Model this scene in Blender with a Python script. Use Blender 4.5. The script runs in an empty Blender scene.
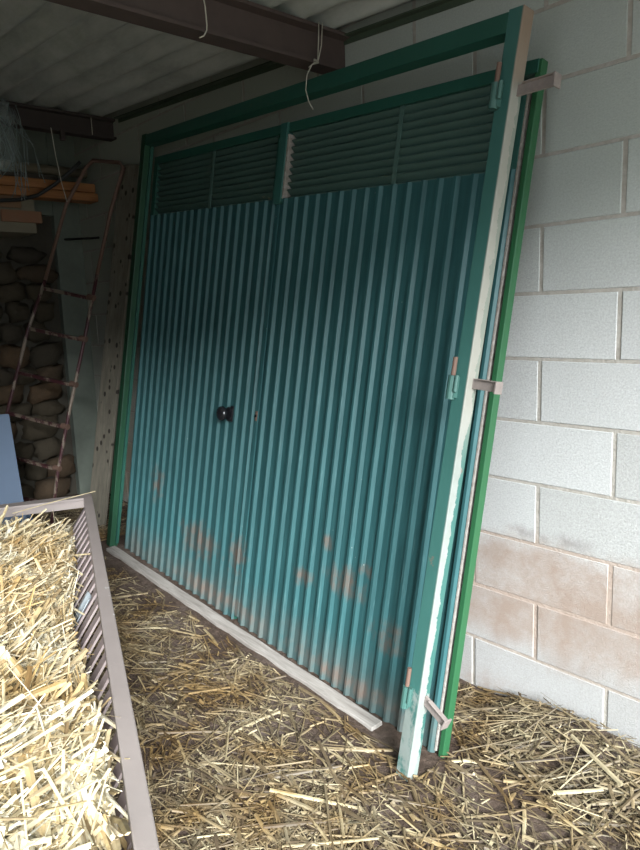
import bpy, math, random
from mathutils import Vector, Matrix
random.seed(11)
SC = bpy.context.scene
C = SC.collection
V = Vector

# ------------------------------------------------------------------ mesh helpers
class MB:
    def __init__(s): s.v = []; s.f = []
    def add(s, vs, fs):
        n = len(s.v); s.v += [tuple(a) for a in vs]; s.f += [tuple(i + n for i in f) for f in fs]
    def box(s, a, b, M=None):
        (x0, y0, z0), (x1, y1, z1) = a, b
        vs = [V(p) for p in ((x0,y0,z0),(x1,y0,z0),(x1,y1,z0),(x0,y1,z0),(x0,y0,z1),(x1,y0,z1),(x1,y1,z1),(x0,y1,z1))]
        if M is not None: vs = [M @ q for q in vs]
        s.add(vs, [(3,2,1,0),(4,5,6,7),(0,1,5,4),(1,2,6,5),(2,3,7,6),(3,0,4,7)])
        return s
    def cbox(s, a, b, c, M=None):
        """box with chamfered edges (front/back outline), chamfer c"""
        (x0, y0, z0), (x1, y1, z1) = a, b
        def ring(y, d):
            return [V((x0+d,y,z0+d)), V((x1-d,y,z0+d)), V((x1-d,y,z1-d)), V((x0+d,y,z1-d))]
        vs = ring(y0, c) + ring(y0 + c, 0) + ring(y1 - c, 0) + ring(y1, c)
        if M is not None: vs = [M @ q for q in vs]
        fs = [(0,1,2,3), (15,14,13,12)]
        for k in range(3):
            for i in range(4):
                j = (i + 1) % 4
                fs.append((4*k+i, 4*k+4+i, 4*k+4+j, 4*k+j))
        s.add(vs, fs); return s
    def beam(s, p, q, w, h, up=(0,0,1)):
        """square bar from p to q"""
        p, q = V(p), V(q); d = (q - p).normalized()
        x = d.cross(V(up)).normalized(); y = x.cross(d)
        vs = [c + x*a*w/2 + y*b*h/2 for c in (p, q) for a, b in ((-1,-1),(1,-1),(1,1),(-1,1))]
        s.add(vs, [(3,2,1,0),(4,5,6,7),(0,1,5,4),(1,2,6,5),(2,3,7,6),(3,0,4,7)]); return s
    def tube(s, pts, r, n=8, cap=True):
        pts = [V(p) for p in pts]; rs = r if isinstance(r, (list, tuple)) else [r]*len(pts)
        x = None; base = len(s.v)
        for i, p in enumerate(pts):
            d = ((pts[min(i+1, len(pts)-1)] - pts[max(i-1, 0)])).normalized()
            if x is None:
                x = d.orthogonal().normalized()
            else:
                x = (x - d * x.dot(d)).normalized()
            y = d.cross(x)
            for k in range(n):
                a = 2*math.pi*k/n
                s.v.append(tuple(p + (x*math.cos(a) + y*math.sin(a))*rs[i]))
        for i in range(len(pts)-1):
            for k in range(n):
                k2 = (k+1) % n
                s.f.append((base+i*n+k, base+i*n+k2, base+(i+1)*n+k2, base+(i+1)*n+k))
        if cap:
            s.f.append(tuple(base+k for k in range(n))[::-1])
            s.f.append(tuple(base+(len(pts)-1)*n+k for k in range(n)))
        return s
    def lathe(s, prof, n=20, M=None):
        """profile of (radius, height) around local y axis"""
        base = len(s.v)
        for r, h in prof:
            for k in range(n):
                a = 2*math.pi*k/n; q = V((r*math.cos(a), h, r*math.sin(a)))
                s.v.append(tuple(M @ q if M is not None else q))
        for i in range(len(prof)-1):
            for k in range(n):
                k2 = (k+1) % n
                s.f.append((base+i*n+k, base+(i+1)*n+k, base+(i+1)*n+k2, base+i*n+k2))
        s.f.append(tuple(base+k for k in range(n))); s.f.append(tuple(base+(len(prof)-1)*n+k for k in range(n))[::-1])
        return s
    def build(s, name, mat, parent=None, smooth=False, bevel=0):
        me = bpy.data.meshes.new(name); me.from_pydata(s.v, [], s.f); me.update()
        if mat: me.materials.append(mat)
        if smooth:
            me.polygons.foreach_set('use_smooth', [True]*len(me.polygons))
        o = bpy.data.objects.new(name, me); C.objects.link(o)
        if parent: o.parent = parent
        if bevel:
            b = o.modifiers.new('bevel', 'BEVEL'); b.width = bevel; b.segments = 2; b.limit_method = 'ANGLE'
        return o

def empty(name, M=None):
    o = bpy.data.objects.new(name, None); C.objects.link(o); o.empty_display_size = .1
    if M is not None: o.matrix_world = M
    return o
def tag(o, label, cat, group=None, kind=None):
    o['label'] = label; o['category'] = cat
    if group: o['group'] = group
    if kind: o['kind'] = kind
    return o
def struct(o): o['kind'] = 'structure'; return o
def T(x, y, z): return Matrix.Translation((x, y, z))

# ------------------------------------------------------------------ materials
class NT:
    def __init__(s, name, rough=.6, metal=0, spec=.5):
        s.m = bpy.data.materials.new(name); s.m.use_nodes = True; s.t = s.m.node_tree; s.n = s.t.nodes
        s.p = s.n['Principled BSDF']; s.p.inputs['Roughness'].default_value = rough
        s.p.inputs['Metallic'].default_value = metal; s.p.inputs['Specular IOR Level'].default_value = spec
        s.co = s.n.new('ShaderNodeTexCoord'); s.geo = s.n.new('ShaderNodeNewGeometry')
    def l(s, a, b): s.t.links.new(a, b)
    def coord(s, scale=(1,1,1), world=False):
        mp = s.n.new('ShaderNodeMapping'); mp.inputs['Scale'].default_value = scale
        s.l(s.geo.outputs['Position'] if world else s.co.outputs['Object'], mp.inputs['Vector']); return mp.outputs[0]
    def noise(s, sc, det=4, rough=.6, vec=None, dist=0):
        n = s.n.new('ShaderNodeTexNoise'); n.inputs['Scale'].default_value = sc; n.inputs['Detail'].default_value = det
        n.inputs['Roughness'].default_value = rough; n.inputs['Distortion'].default_value = dist
        s.l(vec if vec is not None else s.coord(), n.inputs['Vector']); return n.outputs['Fac']
    def vor(s, sc, vec=None, feat='F1', out='Distance'):
        n = s.n.new('ShaderNodeTexVoronoi'); n.feature = feat; n.inputs['Scale'].default_value = sc
        s.l(vec if vec is not None else s.coord(), n.inputs['Vector']); return n.outputs[out]
    def ramp(s, fac, stops):
        r = s.n.new('ShaderNodeValToRGB'); e = r.color_ramp.elements
        while len(e) < len(stops): e.new(.5)
        for a, (p, c) in zip(e, stops):
            a.position = p; a.color = (*c, 1) if isinstance(c, tuple) else (c, c, c, 1)
        s.l(fac, r.inputs[0]); return r.outputs[0]
    def mix(s, fac, a, b):
        m = s.n.new('ShaderNodeMix'); m.data_type = 'RGBA'
        for v, i in ((fac, 0), (a, 6), (b, 7)):
            if isinstance(v, (int, float)): m.inputs[i].default_value = v
            elif isinstance(v, tuple): m.inputs[i].default_value = (*v, 1)
            else: s.l(v, m.inputs[i])
        return m.outputs[2]
    def math(s, op, a, b=0., c=None):
        m = s.n.new('ShaderNodeMath'); m.operation = op
        for v, i in ((a, 0), (b, 1), (c, 2)):
            if v is None: continue
            if isinstance(v, (int, float)): m.inputs[i].default_value = v
            else: s.l(v, m.inputs[i])
        return m.outputs[0]
    def sep(s, vec):
        n = s.n.new('ShaderNodeSeparateXYZ'); s.l(vec, n.inputs[0]); return n.outputs
    def col(s, c):
        if isinstance(c, tuple): s.p.inputs['Base Color'].default_value = (*c, 1)
        else: s.l(c, s.p.inputs['Base Color'])
        return s
    def bump(s, h, st=.3, d=.01):
        b = s.n.new('ShaderNodeBump'); b.inputs['Strength'].default_value = st; b.inputs['Distance'].default_value = d
        s.l(h, b.inputs['Height']); s.l(b.outputs[0], s.p.inputs['Normal']); return s
    def rnd(s): return s.geo.outputs['Random Per Island']
    def band(s, v, a, b, soft):
        """1 inside a..b"""
        m = s.n.new('ShaderNodeMapRange'); m.interpolation_type = 'SMOOTHSTEP'
        m.inputs[1].default_value = a - soft; m.inputs[2].default_value = a + soft; s.l(v, m.inputs[0])
        n = s.n.new('ShaderNodeMapRange'); n.interpolation_type = 'SMOOTHSTEP'
        n.inputs[1].default_value = b + soft; n.inputs[2].default_value = b - soft; s.l(v, n.inputs[0])
        return s.math('MULTIPLY', m.outputs[0], n.outputs[0])

# concrete blocks
def mat_block():
    m = NT('concrete_block', .9, spec=.2)
    base = m.ramp(m.rnd(), [(0, (.37,.365,.35)), (.5, (.425,.42,.41)), (1, (.48,.475,.465))])
    fine = m.ramp(m.noise(170, 3, .7), [(.3, .72), (.7, 1.12)])
    mm = m.n.new('ShaderNodeMix'); mm.data_type = 'RGBA'; mm.blend_type = 'MULTIPLY'; mm.inputs[0].default_value = .8
    m.l(base, mm.inputs[6]); m.l(fine, mm.inputs[7]); c = mm.outputs[2]
    pos = m.sep(m.coord(world=True)); z = pos[2]
    wob = m.math('MULTIPLY_ADD', m.noise(3.2, 5, .65), .3, -.15)
    zz = m.math('ADD', z, wob)
    st = m.band(zz, .22, .60, .06)
    st = m.math('MULTIPLY', st, m.ramp(m.noise(6, 5, .7), [(.25, .35), (.6, 1.)]))
    st = m.math('MULTIPLY', st, .92)
    c = m.mix(m.math('MULTIPLY', m.band(z, 1.55, 4, .35), .55), c, (.345, .385, .345))  # green tint higher up: algae, and a colour offset for the brownish bounce light
    c = m.mix(st, c, (.265, .195, .155))
    smear = m.math('MULTIPLY', m.band(z, .615, .65, .02), m.band(pos[0], -.12, .18, .06))
    smear = m.math('MULTIPLY', smear, m.ramp(m.noise(9, 4, .7), [(.45, 0.), (.6, .7)]))
    c = m.mix(smear, c, (.22, .2, .19))
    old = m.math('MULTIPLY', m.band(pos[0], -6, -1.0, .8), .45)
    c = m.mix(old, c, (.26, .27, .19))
    # dried mud low down
    lo = m.math('MULTIPLY', m.band(zz, -1, .05, .05), m.ramp(m.noise(14, 4, .7), [(.4, 0.), (.65, .8)]))
    c = m.mix(lo, c, (.27, .2, .16))
    c = m.mix(m.math('MULTIPLY', m.band(z, -1, .24, .05), .4), c, (.27, .25, .24))
    m.col(c); m.bump(m.noise(210, 4, .75), .55, .004); return m.m
def mat_mortar():
    m = NT('mortar', .95, spec=.1)
    c = m.ramp(m.noise(20, 5, .7), [(.3, (.27,.245,.21)), (.7, (.39,.36,.325))])
    pos = m.sep(m.coord(world=True))
    c = m.mix(m.math('MULTIPLY', m.band(pos[2], .2, .62, .05), .6), c, (.33, .23, .18))
    m.col(c); m.bump(m.noise(90, 4), .6, .006); return m.m
def mat_fibre():
    m = NT('fibre_cement', .9, spec=.15)
    c = m.ramp(m.noise(5, 6, .7, m.coord((.5, 2, 1))), [(.3, (.29,.305,.29)), (.55, (.42,.435,.42)), (.8, (.50,.515,.49))])
    g = m.ramp(m.noise(2.2, 5, .7), [(.5, 0.), (.72, .5)])
    c = m.mix(g, c, (.2, .24, .16))
    m.col(c); m.bump(m.noise(60, 4), .3, .004); return m.m
def mat_dirt():
    m = NT('dirt', .95, spec=.15)
    c = m.ramp(m.noise(4.5, 8, .7), [(.3, (.06,.04,.029)), (.5, (.10,.07,.054)), (.72, (.18,.14,.118))])
    f = m.ramp(m.noise(55, 4, .7), [(.35, .6), (.7, 1.2)])
    mm = m.n.new('ShaderNodeMix'); mm.data_type = 'RGBA'; mm.blend_type = 'MULTIPLY'; mm.inputs[0].default_value = .9
    m.l(c, mm.inputs[6]); m.l(f, mm.inputs[7])
    m.col(mm.outputs[2]); m.bump(m.noise(28, 8, .75), .8, .02); return m.m
def mat_straw(name, cols, rough=.55, tint=(.78,.64,.45)):
    m = NT(name, rough, spec=.35)
    n = len(cols) - 1
    c = m.ramp(m.rnd(), [(i/n, k) for i, k in enumerate(cols)])
    b = m.ramp(m.noise(40, 2), [(.35, .75), (.65, 1.1)])
    mm = m.n.new('ShaderNodeMix'); mm.data_type = 'RGBA'; mm.blend_type = 'MULTIPLY'; mm.inputs[0].default_value = .8
    m.l(c, mm.inputs[6]); m.l(b, mm.inputs[7])
    m2 = m.n.new('ShaderNodeMix'); m2.data_type = 'RGBA'; m2.blend_type = 'MULTIPLY'; m2.inputs[0].default_value = 1
    m.l(mm.outputs[2], m2.inputs[6]); m.l(m.ramp(m.noise(4.5, 3, .6), [(.36, tint), (.55, (1.,1.,1.))]), m2.inputs[7])
    m.col(m2.outputs[2]); return m.m
def mat_teal():
    m = NT('teal_sheet', .45, spec=.3)
    st = m.noise(7, 5, .65, m.coord((5, 1, .35)))
    c = m.ramp(st, [(.3, (.019,.068,.072)), (.7, (.034,.108,.114))])
    p = m.sep(m.coord())
    # chalky scratches along the height
    sc = m.ramp(m.noise(30, 3, .6, m.coord((6, 1, .25))), [(.6, 0.), (.75, .18)])
    c = m.mix(sc, c, (.22, .33, .33))
    # rust blotches
    def blob(s0, h0, rs, rh):
        a = m.math('POWER', m.math('DIVIDE', m.math('SUBTRACT', p[0], s0), rs), 2)
        b = m.math('POWER', m.math('DIVIDE', m.math('SUBTRACT', p[2], h0), rh), 2)
        return m.math('EXPONENT', m.math('MULTIPLY', m.math('ADD', a, b), -1))
    tot = None
    for a in ((.50,.39,.17,.10),(.27,.28,.12,.10),(1.89,.42,.12,.14),(1.45,.25,.3,.14),(1.15,.28,.12,.16),(.72,.33,.1,.06),(.61,.50,.06,.05),(.40,.46,.07,.04),(.45,.05,.5,.06),(1.3,.06,.6,.07)):
        b = blob(*a); tot = b if tot is None else m.math('MAXIMUM', tot, b)
    rn = m.noise(17, 5, .65, m.coord((1.4, 1, .9)))
    rf = m.ramp(m.math('MULTIPLY', tot, rn), [(.32, 0.), (.60, .55)])
    c = m.mix(rf, c, (.16, .07, .04))
    sp = m.ramp(m.vor(24, m.coord((1, 1, .8))), [(.0, 1.), (.055, 0.)])
    sp = m.math('MULTIPLY', sp, m.ramp(m.noise(5, 2), [(.5, 0.), (.6, .8)]))
    c = m.mix(sp, c, (.4, .42, .38))
    dust = m.math('MULTIPLY', m.band(p[2], -1, .12, .12), m.ramp(m.noise(9, 4), [(.3, .1), (.7, .6)]))
    c = m.mix(dust, c, (.15, .115, .095))
    m.col(c); m.bump(m.noise(9, 3), .12, .01); return m.m
def mat_paint(name, col, wear=None, thr=.6, rust=(.2,.09,.05), rough=.45, scale=9):
    m = NT(name, rough, spec=.45)
    n = m.noise(scale, 6, .7, m.coord((2, 2, .6)))
    c = m.mix(m.noise(3, 4), tuple(k*.8 for k in col), tuple(min(1, k*1.2) for k in col))
    if wear:
        w = m.ramp(n, [(thr, 0.), (thr+.03, 1.)]); c = m.mix(w, c, wear)
    r = m.ramp(m.noise(scale*1.7, 6, .75), [(.66, 0.), (.74, .8)]); c = m.mix(r, c, rust)
    m.col(c); m.bump(n, .25, .004); return m.m
def mat_jamb():
    """right jamb: teal paint peeled to white on its edge side, rusty brown near the head, bare grey at the foot (object space: x across, z along)"""
    m = NT('peeling_jamb_paint', .5, spec=.4)
    p = m.sep(m.coord())
    n = m.noise(10, 7, .72, m.coord((1.2, 1.2, .7)))
    teal = m.mix(m.noise(4, 4), (.028,.095,.082), (.045,.135,.118))
    # only the side that turns outward (small x) is peeled
    side = m.ramp(p[0], [(0., 1.), (.5, 0.)])
    mr = m.n.new('ShaderNodeMapRange'); mr.inputs[1].default_value = .001; mr.inputs[2].default_value = .006
    mr.inputs[3].default_value = 1; mr.inputs[4].default_value = 0; m.l(p[0], mr.inputs[0]); side = mr.outputs[0]
    # ragged tide line across the depth of the side
    ed = m.math('MULTIPLY_ADD', m.noise(6, 6, .7, m.coord((1, 1, 1))), .09, -.072)
    pe = m.math('GREATER_THAN', p[1], ed)
    foot = m.math('LESS_THAN', m.math('ADD', p[2], m.math('MULTIPLY', n, .3)), .42)
    pe = m.math('MAXIMUM', m.math('MULTIPLY', pe, side), m.math('MULTIPLY', foot, m.ramp(n, [(.42, 0.), (.5, .8)])))
    white = m.mix(m.noise(16, 5, .7), (.28,.30,.285), (.16,.175,.155))
    c = m.mix(pe, teal, white)
    top = m.band(m.math('ADD', p[2], m.math('MULTIPLY', n, .12)), 2.02, 4, .03)
    c = m.mix(m.math('MULTIPLY', top, side), c, (.20, .145, .105))
    c2 = m.band(m.math('ADD', p[2], m.math('MULTIPLY', n, .12)), 1.1, 2.05, .15)
    c = m.mix(m.math('MULTIPLY', m.math('MULTIPLY', c2, side), .55), c, (.33, .30, .25))
    r = m.ramp(m.noise(13, 6, .75), [(.63, 0.), (.70, .85)])
    c = m.mix(r, c, (.20, .11, .08))
    m.col(c); m.bump(n, .3, .004); return m.m
def mat_wood(name, a, b, rough=.75, sc=(1,12,12)):
    m = NT(name, rough, spec=.25)
    n = m.noise(5, 6, .65, m.coord(sc), .6)
    c = m.ramp(n, [(.3, a), (.7, b)]); m.col(c); m.bump(n, .35, .006); return m.m
def mat_flat(name, c, rough=.6, metal=0, sc=14, var=.3):
    m = NT(name, rough, metal)
    n = m.noise(sc, 5, .7)
    m.col(m.mix(n, tuple(k*(1-var) for k in c), tuple(min(1, k*(1+var)) for k in c))); m.bump(n, .2, .004); return m.m

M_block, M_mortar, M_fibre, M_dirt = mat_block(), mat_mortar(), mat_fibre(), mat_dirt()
M_teal = mat_teal()
M_jamb = mat_jamb()
M_frame = mat_paint('green_frame_paint', (.016,.075,.055), (.2,.26,.22), .78)
M_stile = mat_paint('bright_green_paint', (.018,.085,.034), (.16,.2,.12), .74)
M_left = mat_paint('left_post_paint', (.012,.055,.027), (.12,.15,.1), .78)
M_louver = mat_paint('louver_paint', (.06,.11,.095), (.16,.17,.12), .66)
M_mull = mat_paint('mullion_paint', (.03,.11,.095), (.26,.24,.16), .7)
M_rust = mat_flat('rusty_steel', (.13,.075,.055), .7)
M_grey_steel = mat_flat('bare_weathered_steel', (.2,.165,.15), .65, 0, 30, .45)
M_knuckle = mat_paint('hinge_paint', (.045,.11,.095), (.22,.22,.2), .6)
M_beam = mat_flat('brown_beam_paint', (.062,.042,.037), .75)
M_beam_dark = mat_flat('dark_beam_paint', (.035,.025,.023), .8)
M_batten = mat_wood('dusty_batten', (.2,.175,.155), (.37,.34,.31), .9)
M_orange = mat_wood('orange_timber', (.20,.082,.03), (.34,.15,.06), .7, (12,1,12))
M_greywood = mat_wood('dull_timber', (.10,.085,.06), (.2,.17,.12), .8, (12,1,12))
M_rail = mat_paint('worn_rail_steel', (.25,.21,.195), (.40,.38,.36), .66, (.17,.10,.08), .55, 12)
M_slat = mat_flat('slat_steel', (.21,.165,.16), .55)
M_ladder = mat_paint('ladder_paint', (.055,.017,.02), (.2,.155,.12), .5, (.16,.07,.04), .5, 7)
M_blue = mat_paint('light_blue_board', (.11,.15,.22), (.17,.2,.25), .7, (.12,.15,.2), .6)
M_blue2 = mat_flat('dark_blue_board', (.10,.15,.24), .6)
M_black = mat_flat('black_plastic', (.012,.012,.014), .25)
M_cable = mat_flat('black_rubber', (.012,.012,.012), .6)
M_twine = mat_flat('pale_twine', (.42,.39,.33), .8)
S_bright = mat_straw('fresh_straw', [(.20,.14,.075),(.50,.41,.25),(.62,.53,.35),(.76,.70,.55),(.34,.25,.13),(.62,.49,.28),(.80,.75,.62),(.45,.36,.21)])
S_floor = mat_straw('trodden_straw', [(.045,.031,.02),(.17,.127,.072),(.28,.22,.13),(.08,.057,.036),(.42,.35,.22),(.055,.038,.025),(.21,.16,.09),(.11,.08,.05)])
S_bed = mat_flat('straw_bed', (.36,.27,.13), .9, 0, 60, .5)

# ------------------------------------------------------------------ setting
def fz(x): return -.065 * x
def ceil_low(x): return 2.364 - .065 * (x + .79)
XB, XE, YF = -3.3, 2.1, -2.3

# block wall: every block bevelled, mortar just behind
mb = MB(); BL, BH, J = .488, .2, .0065
for row in range(-2, 13):
    off = 0 if row % 2 else BL/2
    k = -8
    while off + k*BL < XE + .1:
        x0, x1 = off + k*BL, off + (k+1)*BL; k += 1
        if x1 < XB: continue
        x0 = max(x0, XB)
        d = random.uniform(-.0012, .0012)
        z0 = row*BH
        mb.cbox((x0+J+random.uniform(-.0015,.0015), d, z0+J*.8+random.uniform(-.001,.001)), (x1-J, .19, z0+BH-J*.8), .002)
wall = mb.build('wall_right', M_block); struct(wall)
mo = struct(MB().box((XB, .0026, -.35), (XE+.1, .18, 2.6)).build('trim_1', M_mortar))
mo.parent = wall; mo.name = 'mortar'; del mo['kind']

# floor
def grid(x0, x1, nx, y0, y1, ny, fn):
    m = MB()
    vs = [(x0+(x1-x0)*i/nx, y0+(y1-y0)*j/ny) for j in range(ny+1) for i in range(nx+1)]
    m.add([(x, y, fn(x, y)) for x, y in vs], [(j*(nx+1)+i, j*(nx+1)+i+1, (j+1)*(nx+1)+i+1, (j+1)*(nx+1)+i) for j in range(ny) for i in range(nx)])
    return m
from mathutils import noise as mn
def ground(x, y):
    n = mn.noise(V((x*2.1, y*2.1, 0)))*.010 + mn.noise(V((x*7, y*7, 3)))*.005 + mn.noise(V((x*23, y*23, 7)))*.0025
    # straw and muck banked up against the block wall on the right
    bank = .075*math.exp(-((y+.02)/.16)**2) * (1/(1+math.exp(-(x+.05)*14)))
    return fz(x) + n - .004 + bank
struct(grid(XB-.2, 2.4, 230, -4.6, .1, 190, ground).build('floor', M_dirt, smooth=True))
yard = struct(MB().box((2.39, -14, -.5), (30, 14, -.17)).build('floor_yard', mat_flat('yard_gravel', (.2,.18,.15), .95)))

# corrugated fibre cement roof
PIT, AMP = .142, .022
nx, ny = 24, 520
def cz(x, y): return ceil_low(x) + AMP + AMP*math.cos(2*math.pi*(y+.02)/PIT)
m = grid(XB, XE, nx, YF, .0, ny, cz)
o = struct(m.build('ceiling', M_fibre, smooth=True)); s = o.modifiers.new('thick', 'SOLIDIFY'); s.thickness = .007; s.offset = 1
# dark green L-section strip where sheets meet the wall
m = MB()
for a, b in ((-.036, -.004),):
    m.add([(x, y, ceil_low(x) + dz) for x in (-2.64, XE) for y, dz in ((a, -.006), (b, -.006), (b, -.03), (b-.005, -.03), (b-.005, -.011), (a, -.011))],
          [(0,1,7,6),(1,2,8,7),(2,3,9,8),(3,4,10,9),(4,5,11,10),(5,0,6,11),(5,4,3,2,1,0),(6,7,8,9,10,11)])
struct(m.build('trim_1', mat_flat('dark_green_strip', (.05,.07,.045), .8)))

# rubble stone end wall
wl = MB().box((XB-.3, YF, -.2), (XB-.04, .0, 2.75))
wb = struct(wl.build('wall_back', mat_flat('old_mortar', (.05,.043,.032), .95, 0, 25)))
def stone_bm(m, c, r, seed):
    rnd = random.Random(seed); n1, n2 = 9, 6; base = len(m.v)
    o3 = V((rnd.uniform(0,50), rnd.uniform(0,50), 0))
    m.v.append(tuple(V(c) + V((0,0,-r[2]))))
    for j in range(1, n2):
        t = math.pi*j/n2 - math.pi/2
        for i in range(n1):
            a = 2*math.pi*i/n1
            d = V((math.cos(t)*math.cos(a), math.cos(t)*math.sin(a), math.sin(t)))
            k = 1 + .28*mn.noise(d*1.3 + o3)
            # squared off
            q = V([math.copysign(abs(w)**.72, w) for w in d])
            m.v.append(tuple(V(c) + V((q.x*r[0], q.y*r[1]*k, q.z*r[2]*k + .03*q.y*(k-1)*3))*k))
    m.v.append(tuple(V(c) + V((0,0,r[2]))))
    top = len(m.v)-1
    for i in range(n1):
        i2 = (i+1) % n1
        m.f.append((base, base+1+i2, base+1+i)); m.f.append((top, base+1+(n2-2)*n1+i, base+1+(n2-2)*n1+i2))
        for j in range(n2-2):
            m.f.append((base+1+j*n1+i, base+1+j*n1+i2, base+1+(j+1)*n1+i2, base+1+(j+1)*n1+i))
sm = MB(); z = .12; sd = 0
while z < 1.78:
    h = random.uniform(.09, .15); y = -.16 - random.uniform(0, .1)
    while y > -2.6:
        w = random.uniform(.12, .26); sd += 1
        stone_bm(sm, (XB-.03, y-w/2, z+h/2), (random.uniform(.05,.085), w*.5, h*.52), sd); y -= w*1.03
    z += h*1.02
ms = NT('rubble_stone', .9, spec=.2)
ms.col(ms.mix(ms.noise(18, 6, .7), ms.ramp(ms.rnd(), [(0, (.06,.045,.03)), (.4, (.085,.065,.042)), (.7, (.05,.042,.034)), (1, (.13,.075,.04))]), (.04,.034,.024))).bump(ms.noise(40, 5), .6, .01)
st = sm.build('rubble_stones', ms.m, wb, smooth=True)
# smooth render strip beside the corner and above the stones
struct(MB().box((XB-.05, -.17, -.1), (XB+.012, -.0, 2.7)).box((XB-.05, -2.6, 2.02), (XB+.004, -.1, 2.7)).build('trim_2', mat_flat('grey_render', (.12,.135,.112), .9, 0, 8)))
# brick ledge carrying the timbers
bm_ = MB(); y = -.36
for i in range(10):
    bm_.cbox((XB-.02, y-.232, 1.925), (-2.955, y-.008, 1.988), .004)
    bm_.cbox((XB-.02, y-.232-.11, 2.002), (-2.955, y-.008-.11, 2.063), .004); y -= .24
mbk = NT('old_brick', .9, spec=.2); mbk.col(mbk.mix(mbk.noise(22, 5, .7), mbk.ramp(mbk.rnd(), [(0, (.18,.06,.035)), (.5, (.24,.10,.055)), (1, (.22,.14,.08))]), (.2,.12,.08))).bump(mbk.noise(60, 4), .5, .006)
ledge = struct(bm_.build('trim_3', mbk.m))
struct(MB().box((XB-.02, -2.75, 1.87), (-2.975, -.40, 2.055)).build('trim_4', mat_flat('ledge_mortar', (.16,.14,.10), .95)))
# unseen side wall of the shed, length and tone set to hold back light
struct(MB().box((XB-.3, YF-.2, -.3), (.3, YF, 2.75)).build('wall_left', mat_flat('dark_shed_wall', (.12,.105,.085), .95)))

# steel beams
def i_beam(name, X, zt, h, fw, mat, y0, y1, label):
    m = MB(); tw, tf = .008, .012; hw = fw/2
    prof = [(-hw,0),(hw,0),(hw,tf),(tw/2,tf+.004),(tw/2,h-tf-.004),(hw,h-tf),(hw,h),(-hw,h),(-hw,h-tf),(-tw/2,h-tf-.004),(-tw/2,tf+.004),(-hw,tf)]
    n = len(prof)
    m.add([(X+a, y, zt-h+b) for y in (y0, y1) for a, b in prof], [(i, (i+1)%n, n+(i+1)%n, n+i) for i in range(n)] + [tuple(range(n))[::-1], tuple(range(n, 2*n))])
    return tag(m.build(name, mat), label, 'beam')
i_beam('steel_beam', -.82, ceil_low(-.78)-.001, .132, .075, M_beam, -.004, YF, 'brown steel I-beam under the corrugated roof, the nearer one with twine tied to it')
i_beam('steel_beam', -2.72, ceil_low(-2.68)-.001, .11, .07, M_beam_dark, -.004, YF, 'black steel beam under the far end of the corrugated roof, above the ladder')

# ------------------------------------------------------------------ double door leaves leaning on the wall
q0, q1, qt = V((-.077,-.400,.004)), V((-2.267,-.359,.146)), V((.062,-.118,2.040))
e1 = (q1-q0).normalized(); e2 = (qt-q0); e2 = (e2 - e1*e2.dot(e1)).normalized(); en = e1.cross(e2)
ML = Matrix(((e1.x,-en.x,e2.x,q0.x),(e1.y,-en.y,e2.y,q0.y),(e1.z,-en.z,e2.z,q0.z),(0,0,0,1)))
PITR, SHT = .0645, 1.757
def sheet(s0, s1, phase):
    """box-profile cladding: local x across, y out of the face, z up"""
    m = MB(); xs = []
    k = math.floor((s0-phase)/PITR) - 1
    while phase + k*PITR < s1 + PITR:
        c = phase + k*PITR
        xs += [(c-.0135, 0), (c-.0045, .011), (c+.0055, .011), (c+.0105, 0)]
        k += 1
    pts = [(x, y) for x, y in xs if s0 < x < s1]
    pts = [(s0, 0)] + pts + [(s1, 0)]
    n = len(pts); hs = (.0, .6, 1.2, SHT)
    m.add([(x, y, h) for h in hs for x, y in pts], [(j*n+i, (j+1)*n+i, (j+1)*n+i+1, j*n+i+1) for j in range(len(hs)-1) for i in range(n-1)])
    return m
def louvers(parent, s0, s1):
    for i in range(9):
        h = 1.768 + i*.0268
        m = MB(); M = T((s0+s1)/2, -.012, h+.012) @ Matrix.Rotation(math.radians(-52), 4, 'X')
        L = (s1-s0)/2
        m.box((-L, -.001, -.015), (L, .001, .014), M)
        m.box((-L, -.001, -.0165), (L, .007, -.0145), M)
        m.box((-L, -.005, .0135), (L, .001, .0155), M)
        m.build('louver_blade', M_louver, parent)
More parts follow.
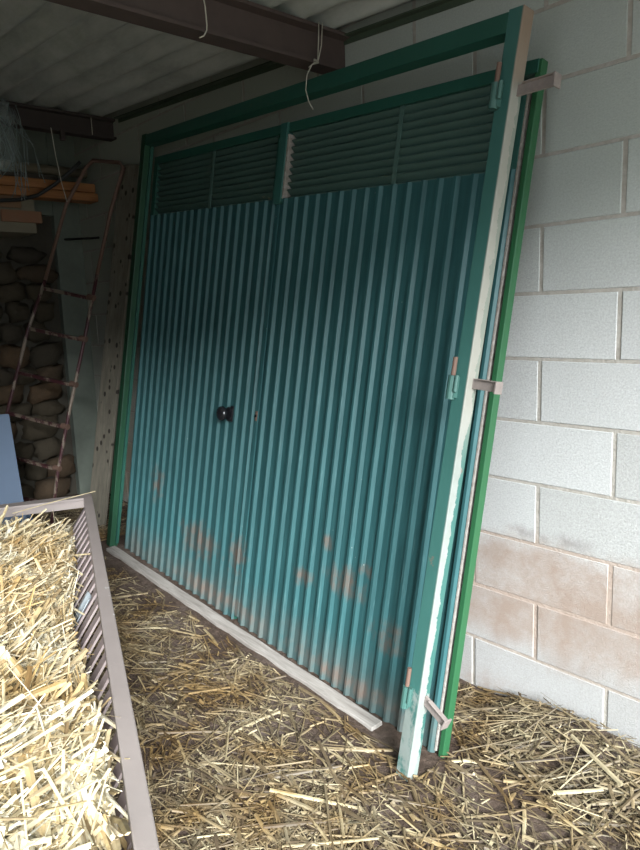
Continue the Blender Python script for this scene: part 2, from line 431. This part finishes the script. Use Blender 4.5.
def leaf(name, s0, s1, label, hinge_right):
    root = empty(name, ML); tag(root, label, 'door leaf', 'pair of corrugated door leaves')
    a, b = (s0+.026, s1) if hinge_right else (s0, s1)
    o = sheet(a, b-.0 , .040).build('corrugated_sheet', M_teal, root)
    sd = o.modifiers.new('thick', 'SOLIDIFY'); sd.thickness = .0012; sd.offset = -1
    # edge stile, back frame
    if hinge_right:
        st = MB().box((s0-.008, -.026, 0), (s0+.010, .004, 2.045)); st.box((s0+.010, -.034, 0), (s0+.022, -.012, 2.045))
        x = st.build('edge_stile', M_stile, root, bevel=.002); x['label'] = 'bright green edge stile'
        MB().box((s0+.020, -.034, .01), (s0+.0255, .004, 1.99)).build('edge_strip', M_batten, root)['label'] = 'pale dusty strip beside the green edge'
        lu0, lu1 = s0+.10, s1-.035
        MB().box((s0+.026, -.004, SHT), (s0+.10, .006, 1.99)).build('side_plate', M_mull, root)
        MB().box((s1-.027, -.03, SHT-.0), (s1-.018, .010, 2.0)).build('louver_edge', M_batten, root)['label'] = 'beige peeled edge of the louver opening'
        MB().box((s1-.018, -.03, SHT-.02), (s1+.026, .016, 2.045)).build('cover_strip', M_mull, root, bevel=.002)
        MB().box((s1, -.03, .02), (s1+.026, .004, SHT-.021)).build('meeting_stile', M_teal, root, bevel=.002)
        MB().box((s0+.49, -.002, SHT), (s0+.506, .003, 2.01)).build('louver_stay', M_louver, root)
    else:
        MB().box((s1-.036, -.034, 0), (s1, -.003, 2.045)).build('edge_stile', M_frame, root, bevel=.002)
        MB().box((s1-.036, -.003, SHT), (s1, .004, 2.045)).build('side_plate', M_frame, root)
        MB().box((s0+.0, -.034, .0), (s0+.03, -.003, 2.0)).build('meeting_stile', M_frame, root)
        lu0, lu1 = s0+.03, s1-.036
        MB().box((s0+.49, -.002, SHT), (s0+.506, .003, 2.01)).build('louver_stay', M_louver, root)
    e = .0 if hinge_right else 0
    MB().box((s0+e, -.034, 2.008), (s1-.018 if hinge_right else s1-.036, .008, 2.045)).build('top_rail', M_frame, root, bevel=.002)
    MB().box((lu0, -.034, SHT-.03), (lu1, -.002, SHT+.004)).build('lock_rail', M_louver, root)
    MB().box((a, -.034, .02), (b-.02, -.003, .055)).build('bottom_rail', M_louver, root)
    louvers(root, lu0, lu1)
    return root
rl = leaf('corrugated_door_leaf', 0, 1.106, 'right-hand teal corrugated metal door leaf with louvers on top, rust blotches low down', True)
ll = leaf('corrugated_door_leaf', 1.136, 2.192, 'left-hand teal corrugated metal door leaf with louvers on top and a round black knob', False)
# knob with rose, lock hole
MB().lathe([(.03,.0),(.03,.006),(.024,.009)], 20, T(1.300,.011,.868)).build('knob_rose', M_black, ll)
k = MB().lathe([(.014,.0),(.014,.014),(.026,.02),(.032,.030),(.029,.042),(.018,.048),(.004,.05)], 22, T(1.312,.011,.868)).build('door_knob', M_black, ll, smooth=True); k['label'] = 'round black door knob'
MB().box((1.272,.011,.838),(1.292,.016,.905)).build('lock_plate', M_black, ll, bevel=.001)
h = MB().box((1.109,.004,.868),(1.121,.008,.908)).build('keyhole_plate', M_rust, rl, bevel=.001); h['label'] = 'rusty keyhole plate'
MB().lathe([(.006,.0),(.006,.002)], 10, T(1.115,.0081,.888)).build('keyhole', M_black, rl)

# ------------------------------------------------------------------ outer frame leaning in front
F0, F1, Ft = V((-.077,-.559,.0)), V((-2.341,-.429,.161)), V((.097,-.255,2.111))
f1 = (F1-F0).normalized(); f2 = Ft-F0; f2 = (f2 - f1*f2.dot(f1)).normalized(); fn = f1.cross(f2)
MF = Matrix(((f1.x,-fn.x,f2.x,F0.x),(f1.y,-fn.y,f2.y,F0.y),(f1.z,-fn.z,f2.z,F0.z),(0,0,0,1)))
fr = tag(empty('door_frame', MF), 'green metal door frame leaning in front of the corrugated leaves, its right post peeled white', 'door frame')
W, H, JW, JD = 2.272, 2.149, .048, .044
def jamb(x0, x1, z0, z1):
    m = MB(); m.box((x0, -JD, z0), (x1, 0, z1)); return m
x = jamb(0, JW, 0, H-.001).build('right_post', M_jamb, fr, bevel=.0025); x['label'] = 'right post with teal paint peeled to white'
jamb(W-JW, W, 0, H-.001).build('left_post', M_left, fr, bevel=.0025)['label'] = 'left post in green paint'
m = MB().box((JW, -JD-.004, H-.058), (W-JW, 0, H-.006))
m.build('head_rail', M_frame, fr, bevel=.0025)
# stop strip on the inner faces
MB().box((JW, -JD+.0, .02), (JW+.012, -JD+.016, H-.052)).build('stop_strip', M_frame, fr)
MB().box((W-JW-.012, -JD, .02), (W-JW, -JD+.016, H-.052)).build('stop_strip', M_frame, fr)
def hinge(h, rod):
    mt = T(JW-.006, .013, h)
    def cyl(z0, z1, r): return MB().tube([mt @ V((0,0,z0)), mt @ V((0,0,z1))], r, 12)
    hb = cyl(-.035, .030, .0125); hb.box((-.014, -.014, -.03), (.002, .004, .028), mt)
    o = hb.build('hinge', M_knuckle, fr, smooth=False)
    cyl(.031, .031+rod, .0065).build('hinge_pin', M_rust, o)['label'] = 'rusty hinge pin'
    cyl(-.025, .02, .006).build('hinge_lug', M_knuckle, o).location = (-.017, .004, .012)
for h, rod in ((.255,.055),(1.165,.05),(1.93,.05)): hinge(h, rod)
def anchor(h, tilt, L):
    Mx = T(.004, -JD/2-.004, h) @ Matrix.Rotation(tilt, 4, 'Y')
    m = MB().box((-L, -.004, -.014), (0, .004, .014), Mx)
    m.box((-L, -.004, .0125), (-.02, .012, .0155), Mx)
    m.box((-L-.004, -.016, -.018), (-L+.001, .014, .016), Mx)
    o = m.build('wall_anchor', M_grey_steel, fr, bevel=.001); o['label'] = 'bare steel wall anchor lug'
anchor(1.945, math.radians(3), .115); anchor(1.180, 0, .085); anchor(.255, math.radians(-20), .092)

# batten at the foot of the leaves
m = MB(); N = 24
def by(x): return -.404 - .014*(x+2.335)/2.03
rows = []
for i in range(N+1):
    x = -2.285 + 1.98*i/N; y = by(x); z = fz(x) - .006; w = .052 + .003*math.sin(i*2.1); t = .015 + .0015*math.sin(i*1.3)
    rows += [(x, y-w, z), (x, y-w+.002, z+t), (x, y-.002, z+t+.003), (x, y, z)]
fs = [(4*i+a, 4*i+(a+1)%4, 4*i+4+(a+1)%4, 4*i+4+a) for i in range(N) for a in range(4)] + [(3,2,1,0), tuple(4*N+a for a in range(4))]
m.add(rows, fs); tag(m.build('threshold_batten', M_batten, bevel=.002), 'long pale dusty batten lying along the foot of the corrugated door', 'batten')

# ------------------------------------------------------------------ far corner things
# spotted board leaning beside the frame
mbd = NT('spotted_board', .85, spec=.2)
c = mbd.ramp(mbd.noise(6, 5, .7, mbd.coord((6, 6, 1))), [(.3, (.10,.09,.07)), (.7, (.185,.165,.13))])
sp = mbd.ramp(mbd.vor(15, mbd.coord((1.5, .01, 1))), [(.18, 1.), (.26, 0.)])
mbd.col(mbd.mix(sp, c, (.03,.026,.02)))
a, b = V((-2.49,-.030,2.20)), V((-2.715,-.315,.172))
zax = (a-b).normalized(); xax = V((1,.25,0)); xax = (xax - zax*xax.dot(zax)).normalized(); yax = zax.cross(xax)
Mb = Matrix(((xax.x,yax.x,zax.x,b.x),(xax.y,yax.y,zax.y,b.y),(xax.z,yax.z,zax.z,b.z),(0,0,0,1)))
Lb = (a-b).length
o = MB().box((-.075, -.011, 0), (.075, .011, Lb)).build('wooden_board', mbd.m, bevel=.003); o.matrix_world = Mb
tag(o, 'narrow grey board pitted with dark spots leaning in the corner left of the door frame', 'board')

# ladder
lad = tag(empty('metal_ladder'), 'rusty tubular ladder with rounded top leaning in the far corner beside the spotted board', 'ladder')
R = [V(p) for p in ((-2.430,-.095,2.192),(-2.535,-.145,1.965),(-2.619,-.222,1.614),(-2.657,-.313,1.257),(-2.694,-.420,.868),(-2.722,-.508,.531),(-2.735,-.58,.19))]
Lr = [V(p) for p in ((-2.743,-.148,2.257),(-2.863,-.26,2.021),(-2.946,-.391,1.604),(-3.021,-.491,1.322),(-3.105,-.647,.802),(-3.14,-.76,.42),(-3.15,-.83,.205))]
def corner(p, q, r):
    return [p.lerp(q, .93), q + (p-q)*.03 + (r-q)*.03, q.lerp(r, .12)]
path = [Lr[2], Lr[1]] + [Lr[1].lerp(Lr[0], .85), Lr[0]*.9 + R[0]*.1] + [Lr[0].lerp(R[0], .85), R[0].lerp(R[1], .1)] + [R[1], R[2]]
x = MB().tube(path, .0105, 10).build('top_bow', M_rust, lad, smooth=True); x['label'] = 'rust brown bent top bow'
MB().tube(R[2:], .010, 10).build('rail', M_ladder, lad, smooth=True)
MB().tube(Lr[2:], .010, 10).build('rail', M_ladder, lad, smooth=True)
def atz(P, z):
    for a, b in zip(P, P[1:]):
        if b.z <= z <= a.z: return a.lerp(b, (a.z-z)/(a.z-b.z))
for zr in (1.49, 1.262, 1.01, .775, .54, .33):
    r = atz(R, zr); l = atz(Lr, min(zr+.075, 1.6))
    d = (r-l).normalized()
    m = MB().beam(l, r, .02, .006); m.beam(l+V((0,0,-.010)), r+V((0,0,-.010)), .005, .014)
    rg = m.build('rung', M_ladder, lad)
    MB().tube([r - d*.03, r + d*.012], .017, 10).build('rung_bracket', M_rust, rg)
# horizontal timbers on the brick ledge
def timber(name, x0, x1, z0, z1, y0, mat, label, sag=0):
    o = MB().box((x0, -2.25, z0), (x1, y0, z1)).build(name, mat, bevel=.006); return tag(o, label, 'timber', 'timbers on the brick ledge')
timber('wooden_plank', -3.05, -2.93, 2.065, 2.112, -.030, M_orange, 'lower orange-brown plank lying on the brick ledge, its end beside the ladder')
timber('wooden_plank', -3.04, -2.925, 2.114, 2.165, -.045, M_orange, 'upper orange-brown plank stacked on the lower one on the brick ledge')
timber('wooden_plank', -3.10, -2.96, 2.167, 2.197, -.25, mat_wood('black_timber', (.03,.026,.02), (.06,.05,.04), .8, (12,1,12)), 'dark thin plank between the orange planks and the round pole')
o = MB().tube([(-2.99, -.07, 2.230), (-2.985, -1.0, 2.232), (-2.99, -2.25, 2.232)], [.026,.03,.031], 12).build('wooden_pole', M_greywood, smooth=True)
tag(o, 'dull round wooden pole lying on top of the planks under the black beam', 'pole')
# hose
o = MB().tube([(-2.755,-.20,2.245),(-2.79,-.25,2.19),(-2.84,-.33,2.12),(-2.86,-.42,2.06),(-2.86,-.52,2.03),(-2.87,-.66,2.015),(-2.88,-.9,2.045),(-2.9,-1.3,2.05)], .011, 8).build('rubber_hose', M_cable, smooth=True)
tag(o, 'black rubber hose drooping from the ladder top across the orange planks', 'hose')
o = MB().tube([(-3.33,-.12,1.88),(-3.02,-.06,1.86),(-2.93,-.05,1.855)], .007, 8).build('iron_rod', M_cable)
tag(o, 'thin dark iron rod sticking out of the end wall between the ladder rails', 'rod')
# net / plastic bundle hanging at the left edge
rnd = random.Random(5); m = MB()
for i in range(34):
    p = V((-2.62+rnd.uniform(-.05,.05), -.66+rnd.uniform(-.07,.09), 2.43+rnd.uniform(-.06,.02))); pts = [p]
    dr = V((rnd.uniform(-.02,.02), rnd.uniform(-.04,.035), -.05))
    for k in range(8):
        dr += V((rnd.uniform(-.012,.012), rnd.uniform(-.02,.016), rnd.uniform(-.012,.016))); p = p + dr; p = V((p.x, max(-.75, min(-.55, p.y)), p.z)); pts.append(p)
    pts = [q for q in pts if q.z > 1.98]
    m.tube(pts, [.0022]*len(pts), 4)
mnet = NT('clear_net', .3); mnet.col((.25,.3,.3)); mnet.p.inputs['Alpha'].default_value = .55
net = m.build('plastic_netting', mnet.m, smooth=True)
tag(net, 'tangled grey plastic netting hanging from the roof at the left edge', 'netting')
# crumpled film inside the netting
def film(x, y):
    return 0
m = MB(); nu, nv = 12, 16
for j in range(nv+1):
    for i in range(nu+1):
        u, v = i/nu, j/nv
        w = .15*(1-.55*abs(v-.35))
        y = -.66 + (u-.5)*w + .02*mn.noise(V((u*4, v*5, 1)))
        z_ = 2.47 - v*.34 + .03*mn.noise(V((u*5, v*3, 9)))
        m.v.append((-2.63 + .05*mn.noise(V((u*6, v*7, 4))), y, z_))
m.f = [(j*(nu+1)+i, j*(nu+1)+i+1, (j+1)*(nu+1)+i+1, (j+1)*(nu+1)+i) for j in range(nv) for i in range(nu)]
mf = NT('clear_film', .25); mf.col((.3,.36,.36)); mf.p.inputs['Alpha'].default_value = .35
m.build('film', mf.m, net, smooth=True)
# thin wires hanging from the far beam
for k, (pts, lab) in enumerate((([(-2.68,-.38,2.385),(-2.70,-.36,2.25),(-2.73,-.33,2.12),(-2.75,-.30,2.02)], 'thin grey wire hanging from the black beam in front of the planks'),
                  ([(-2.68,-.15,2.47),(-2.68,-.15,2.38)], 'short pale twine looped over the black beam near the wall'))):
    tag(MB().tube(pts, .0022, 6).build('hanging_wire', M_twine), lab, 'wire')
tag(MB().box((-2.70,-.33,2.33),(-2.675,-.305,2.388)).build('hook_plate', M_beam_dark, bevel=.002), 'small dark hook plate fixed under the black beam', 'hook')
# twine on the near beam
ty = -.636
tag(MB().tube([(-.778,ty-.01,2.365),(-.776,ty,2.30),(-.778,ty+.004,2.25),(-.778,ty+.002,2.235),(-.774,ty-.012,2.215),(-.772,ty-.03,2.205)], .0022, 6, True).build('twine', M_twine, smooth=True), 'white twine with a frayed end hanging over the middle of the brown beam', 'twine')
m = MB().tube([(-.778,-.165,2.366),(-.775,-.172,2.30),(-.777,-.178,2.235),(-.765,-.205,2.222),(-.76,-.235,2.20)], .002, 6)
m.tube([(-.776,-.150,2.366),(-.776,-.158,2.29),(-.777,-.176,2.235)], .002, 6)
m.tube([(-.777,-.176,2.232),(-.765,-.215,2.215),(-.755,-.25,2.17),(-.75,-.262,2.12),(-.748,-.25,2.08),(-.745,-.235,2.06)], .0018, 6)
m.tube([(-.776,-.176,2.232),(-.775,-.2,2.222),(-.773,-.196,2.236),(-.778,-.176,2.236)], .004, 6)
tag(m.build('twine', M_twine, smooth=True), 'knotted twine tied round the end of the brown beam, tail dangling over the green frame', 'twine')

# blue boards behind the trough
def slab(name, pts, t, mat, label, d=(1,0,0)):
    d = V(d)*t; a = [V(p) for p in pts]; n = len(a); m = MB()
    m.add(a + [p - d for p in a], [tuple(range(n)), tuple(range(n, 2*n))[::-1]] + [(i, n+i, n+(i+1)%n, (i+1)%n) for i in range(n)])
    return tag(m.build(name, mat, bevel=.002), label, 'board', 'blue boards behind the trough')
slab('blue_board', [(-2.44,-1.12,.15),(-2.44,-.785,.15),(-2.55,-.792,.905),(-2.55,-1.12,.92)], .02, M_blue, 'upright light blue board at the left edge behind the straw trough')
slab('blue_board', [(-2.60,-1.05,.165),(-2.60,-.66,.165),(-2.74,-.75,.52),(-2.74,-1.05,.56)], .02, M_blue2, 'low dark blue board behind the upright light blue one')

# ------------------------------------------------------------------ straw trough (hay rack)
A = V((-1.782,-.732,0)); ex = V((.9323,-.3620,0)); ey = V((-.3620,-.9323,0))
MT = Matrix(((ex.x,-ey.x,0,A.x),(ex.y,-ey.y,0,A.y),(0,0,1,0),(0,0,0,1)))   # local: x along, y outward(+), z up
tr = tag(empty('hay_trough', MT), 'worn metal feeding trough with slatted sloping sides, heaped with straw', 'trough')
RZ, TL_, TW = .60, 2.24, .72   # rail top, length, width
def side_y(z): return -(RZ-z)*.62        # sloping side
# rails: thin angle section
m = MB().box((-.02, -.020, RZ-.05), (TL_, .016, RZ)); o = m.build('side_rail', M_rail, tr, bevel=.003)
m = MB().box((-.02, -TW-.016, RZ-.05), (TL_, -TW+.016, RZ)); m.build('side_rail', M_rail, tr, bevel=.003)
m = MB().box((-.02, -TW+.017, RZ-.012), (.045, -.017, RZ)).box((.033, -TW+.017, RZ-.045), (.039, -.017, RZ-.012)); m.build('end_rail', M_rail, tr, bevel=.002)
MB().box((TL_-.03, -TW+.017, RZ-.04), (TL_, -.017, RZ)).build('end_rail', M_rail, tr, bevel=.002)
# sloping slats
for sgn in (0, 1):
    for i in range(25 if sgn == 0 else 0):
        x0 = .03 + i*.09
        p = V((x0, -.012, RZ-.045)); q = V((x0-.05+.13, side_y(.14)-.012, .16))
        if q.x > TL_: continue
        MB().beam(p, q,   .006, .044, up=(1,0,0)).build('slat', M_slat, tr)
for i in range(16):
    x0 = .03 + i*.14
    MB().beam((x0, -TW+.012, RZ-.045), (x0+.06, -TW-side_y(.14)+.012, .16), .006, .026, up=(1,0,0)).build('slat', M_slat, tr)
MB().box((0, side_y(.15)-.03, .12), (TL_, side_y(.15), .15)).box((0, -TW-side_y(.15), .12), (TL_, -TW-side_y(.15)+.03, .15)).build('bottom_rail', M_rail, tr)
MB().box((0, -TW-side_y(.15)+.03, .125), (TL_, side_y(.15)-.03, .135)).build('trough_floor', M_slat, tr)
for lx in (0.0, TL_-.04):
    for ly in (0, -TW):
        wx = A + ex*lx + ey*(-ly); zf = fz(wx.x) - .01
        MB().box((lx, ly-.016, zf), (lx+.035, ly+.016, RZ-.05)).build('leg', M_rail, tr, bevel=.002)
# plastic tag on the slats
m = MB(); nu = 8
for i in range(nu+1):
    for j, zz in enumerate((0, .03, .06, .09)):
        u = i/nu; m.v.append((.02*math.sin(u*3.1)*0 + u*.075, .010*math.sin(u*math.pi), -zz))
m.f = [(i*4+j, i*4+j+1, (i+1)*4+j+1, (i+1)*4+j) for i in range(nu) for j in range(3)]
mp = NT('grey_clear_plastic', .2); mp.col((.36,.40,.43)); mp.p.inputs['Alpha'].default_value = .75
pt = m.build('plastic_flap', mp.m, smooth=True); sdm = pt.modifiers.new('t', 'SOLIDIFY'); sdm.thickness = .002
pt.matrix_world = MT @ T(.98, -.045, .535) @ Matrix.Rotation(math.radians(-32), 4, 'X') @ Matrix.Rotation(math.radians(0), 4, 'Z')
tag(pt, 'small clear grey plastic flap with white dots caught on the trough slats', 'plastic scrap')
wd = mat_flat('white_dot', (.85,.85,.85), .5)
for (px_, pz_) in ((.018,-.05),(.036,-.055),(.054,-.062),(.022,-.074),(.040,-.08)):
    MB().lathe([(.0036,0),(.0036,.003)], 10, T(px_, .0125, pz_)).build('dot', wd, pt)

# straw pieces
def straws(specs):
    m = MB()
    vs, fs = m.v, m.f
    for p, d, L, w, bend in specs:
        d = d.normalized(); x = d.cross(V((0,0,1)))
        if x.length < .05: x = V((1,0,0))
        x.normalize(); y = x.cross(d); b = len(vs)
        roll = random.uniform(-.9, .9); x, y = x*math.cos(roll)+y*math.sin(roll), y*math.cos(roll)-x*math.sin(roll)
        k = V((random.uniform(-1,1), random.uniform(-1,1), random.uniform(-.4,.6)))*bend*L
        for t in (-.5, 0, .5):
            c = p + d*(t*L) + (k if t == 0 else V((0,0,0))); ww = w*(1 if t <= 0 else .75)
            vs += [tuple(c - x*ww*.5), tuple(c + y*ww*.22), tuple(c + x*ww*.5), tuple(c - y*ww*.22)]
        for s in (0, 4):
            for i in range(4):
                j = (i+1) % 4; fs.append((b+s+i, b+s+j, b+s+4+j, b+s+4+i))
        fs.append((b+3, b+2, b+1, b)); fs.append((b+8, b+9, b+10, b+11))
    return m
# heap surface inside the trough, local coordinates
def heap(lx, ly):      # ly negative inwards
    u = lx/TL_; e = min(-ly, TW+ly)
    base = .500 + .06*math.exp(-((lx-2.0)/.5)**2) - .035*math.exp(-((lx-1.15)/.4)**2) - .105*math.exp(-((lx-.0)/.28)**2)
    mound = .085*(1-math.exp(-(max(e,0)/.22)**2)) 
    drop = -.05*math.exp(-(max(lx,0)/.05)**2)
    return base + mound + drop + .025*mn.noise(V((lx*4, ly*4, 2))) + .012*mn.noise(V((lx*12, ly*12, 5)))
hb = MB(); nx_, ny_ = 90, 44
def edge_in(lx):
    z_ = .49 + (.06*math.exp(-((lx-2.0)/.5)**2) - .035*math.exp(-((lx-1.15)/.4)**2)); return side_y(z_) - .012
for j in range(ny_+1):
    for i in range(nx_+1):
        lx = .05 + (TL_-.09)*i/nx_; ei = edge_in(lx); ly = ei + (-TW-2*ei)*j/ny_
        hb.v.append((lx, ly, heap(lx, ly) if 0 < j < ny_ and 0 < i < nx_ else .17))
hb.f = [(j*(nx_+1)+i, (j+1)*(nx_+1)+i, (j+1)*(nx_+1)+i+1, j*(nx_+1)+i+1) for j in range(ny_) for i in range(nx_)]
for v in range(len(hb.v)):
    x, y, z_ = hb.v[v]
    if z_ == .17:   # keep the skirt inside the sloping sides
        if y > -TW/2: y = min(y, side_y(.17)-.012)
        else: y = max(y, -TW-side_y(.17)+.012)
        hb.v[v] = (x, y, z_)
specs = []
for n in range(20000):
    lx = .04 + random.random()**.9*(TL_-.08); ei = edge_in(lx); ly = ei - .004 - random.random()*(TW+2*ei)
    if ly < -.75 and random.random() < .5: continue
    z_ = heap(lx, ly) + random.uniform(-.012, .018)
    a = random.gauss(-.45, .6) if random.random() < .75 else random.uniform(0, math.pi)
    el = random.gauss(.03, .25)
    L = random.choice((.05,.08,.12,.18,.26)) * random.uniform(.7, 1.3)
    d = V((math.cos(a)*math.cos(el), math.sin(a)*math.cos(el), math.sin(el)))
    # keep clear of the side
    if ly + abs(d.y)*L/2 > ei + .01:
        d = V((math.cos(a*.3)*math.cos(el), abs(math.sin(a*.15)), math.sin(el)))
    specs.append((V((lx, ly, z_)), d, L, random.choice((.002,.003,.004,.006,.009,.012))*random.uniform(.8,1.2), random.uniform(0, .09)))
for n in range(170):   # upright wisps
    lx = random.uniform(.05, 1.2) if random.random() < .5 else random.uniform(.04, .14); ly = -random.uniform(.08, .6)
    a = random.uniform(0, 6.28); el = random.uniform(.4, 1.3); L = random.uniform(.07, .15)
    specs.append((V((lx, ly, heap(lx, ly)+L*.3)), V((math.cos(a)*math.cos(el), math.sin(a)*math.cos(el), math.sin(el))), L, random.uniform(.002,.005), .05))
# a few long bright ones
for p, q, w in (((.16,-.30,.60),(.09,.03,.635),.005),((.95,-.55,.615),(1.02,-.16,.56),.009),((1.45,-.42,.60),(1.75,-.2,.57),.011),((1.5,-.6,.61),(1.9,-.33,.6),.012)):
    p, q = V(p), V(q); specs.append(((p+q)/2, q-p, (q-p).length, w, .02))
st = straws(specs).build('straw_heap', S_bright); st.matrix_world = MT
hbm = hb.build('straw_core', S_bed, st)
tag(st, 'bright yellow straw heaped inside the metal trough', 'straw', kind='stuff')

# loose straw on the floor
specs = []
def dens(x, y):
    d = .42
    d += 1.0*math.exp(-((y+.12)/.2)**2)*(1/(1+math.exp(-(x+.26)*22)))       # bank along the block wall
    d += .55/(1+math.exp((y+.86+.12*math.sin(x*5))*9))                          # thicker towards the camera
    d *= .55 + .9*max(0, .5+mn.noise(V((x*2.6, y*2.6, 11)))*1.2)
    if x < -.9: d *= .75
    bare = math.exp(-(((x+.42)/.24)**2 + ((y+.62)/.10)**2)) + math.exp(-(((x-.18)/.14)**2 + ((y+.42)/.10)**2))
    return d*(1-.85*min(1, bare))
cnt = 0
while cnt < 44000:
    x = random.uniform(-3.1, 1.2); y = random.uniform(-2.12, -.01)
    if random.random() > dens(x, y)*.8: continue
    # nothing inside the door stack or under it
    yl = -.40 + .0*x
    if -2.4 < x < -.07 and y > -.49 and not (x > -.34 and y > -.30): continue
    L = random.choice((.015,.02,.03,.04,.05,.07,.10,.15,.21))*random.uniform(.7,1.25); a = random.gauss(.15, .7) if random.random() < .6 else random.uniform(0, math.pi)
    d = V((math.cos(a), math.sin(a), 0))
    if y + abs(d.y)*L/2 > -.012: continue
    if -2.4 < x + abs(d.x)*L/2 and x - abs(d.x)*L/2 < -.07 and y + abs(d.y)*L/2 > -.49:
        if not (x - abs(d.x)*L/2 > -.36 and y - abs(d.y)*L/2 > -.34): continue
    lift = .04 if (x > -.05 and y > -.35) else .012
    z0, z1 = ground(x-d.x*L/2, y-d.y*L/2), ground(x+d.x*L/2, y+d.y*L/2)
    d = V((d.x*L, d.y*L, z1-z0 + random.gauss(0, .008)))
    specs.append((V((x, y, max(ground(x, y), (z0+z1)/2) + .002 + random.random()*lift)), d, L, random.uniform(.0018,.006) if random.random() < .8 else random.uniform(.007,.012), random.uniform(0, .04)))
    cnt += 1
o = straws(specs).build('floor_straw', S_floor)
tag(o, 'loose trodden straw scattered over the dirt floor', 'straw', kind='stuff')

# ------------------------------------------------------------------ light: overcast day coming in at the open end of the shed
w = bpy.data.worlds.new('World'); SC.world = w; w.use_nodes = True
wn = w.node_tree; bg = wn.nodes['Background']
tc = wn.nodes.new('ShaderNodeTexCoord'); sx = wn.nodes.new('ShaderNodeSeparateXYZ'); cr = wn.nodes.new('ShaderNodeValToRGB')
wn.links.new(tc.outputs['Generated'], sx.inputs[0]); wn.links.new(sx.outputs[2], cr.inputs[0]); wn.links.new(cr.outputs[0], bg.inputs[0])
e = cr.color_ramp.elements; e[0].position = 0; e[0].color = (.30, .33, .36, 1); e[1].position = .8; e[1].color = (.79, .95, .97, 1)
bg.inputs[1].default_value = 2.15
sun = bpy.data.objects.new('hazy_sun', bpy.data.lights.new('hazy_sun', 'SUN')); C.objects.link(sun)
sun.data.energy = 4.7; sun.data.angle = math.radians(26); sun.data.color = (.94, .98, 1.0)
SE, SA = math.radians(25), math.radians(-26)      # elevation, azimuth of the bright part of the sky
sd_ = V((math.cos(SE)*math.cos(SA), math.cos(SE)*math.sin(SA), math.sin(SE)))
sun.rotation_euler = sd_.to_track_quat('Z', 'Y').to_euler()

# ------------------------------------------------------------------ camera
cam = bpy.data.objects.new('camera', bpy.data.cameras.new('camera')); C.objects.link(cam)
yaw, pit, roll = -.8459, -.1646, -.0362
f = V((math.sin(yaw)*math.cos(pit), math.cos(yaw)*math.cos(pit), math.sin(pit)))
r = f.cross(V((0,0,1))).normalized(); u = r.cross(f)
r2 = r*math.cos(roll) + u*math.sin(roll); u2 = u*math.cos(roll) - r*math.sin(roll)
cam.matrix_world = Matrix(((r2.x,u2.x,-f.x,1.135),(r2.y,u2.y,-f.y,-1.9217),(r2.z,u2.z,-f.z,1.3717),(0,0,0,1)))
cam.data.sensor_fit = 'HORIZONTAL'; cam.data.sensor_width = 36; cam.data.lens = 36*686.92/640
cam.data.clip_start = .02
SC.camera = cam
SC.view_settings.view_transform = 'Standard'; SC.view_settings.look = 'None'; SC.view_settings.gamma = 1
SC.view_settings.use_curve_mapping = False
SC.view_settings.exposure = 1.6
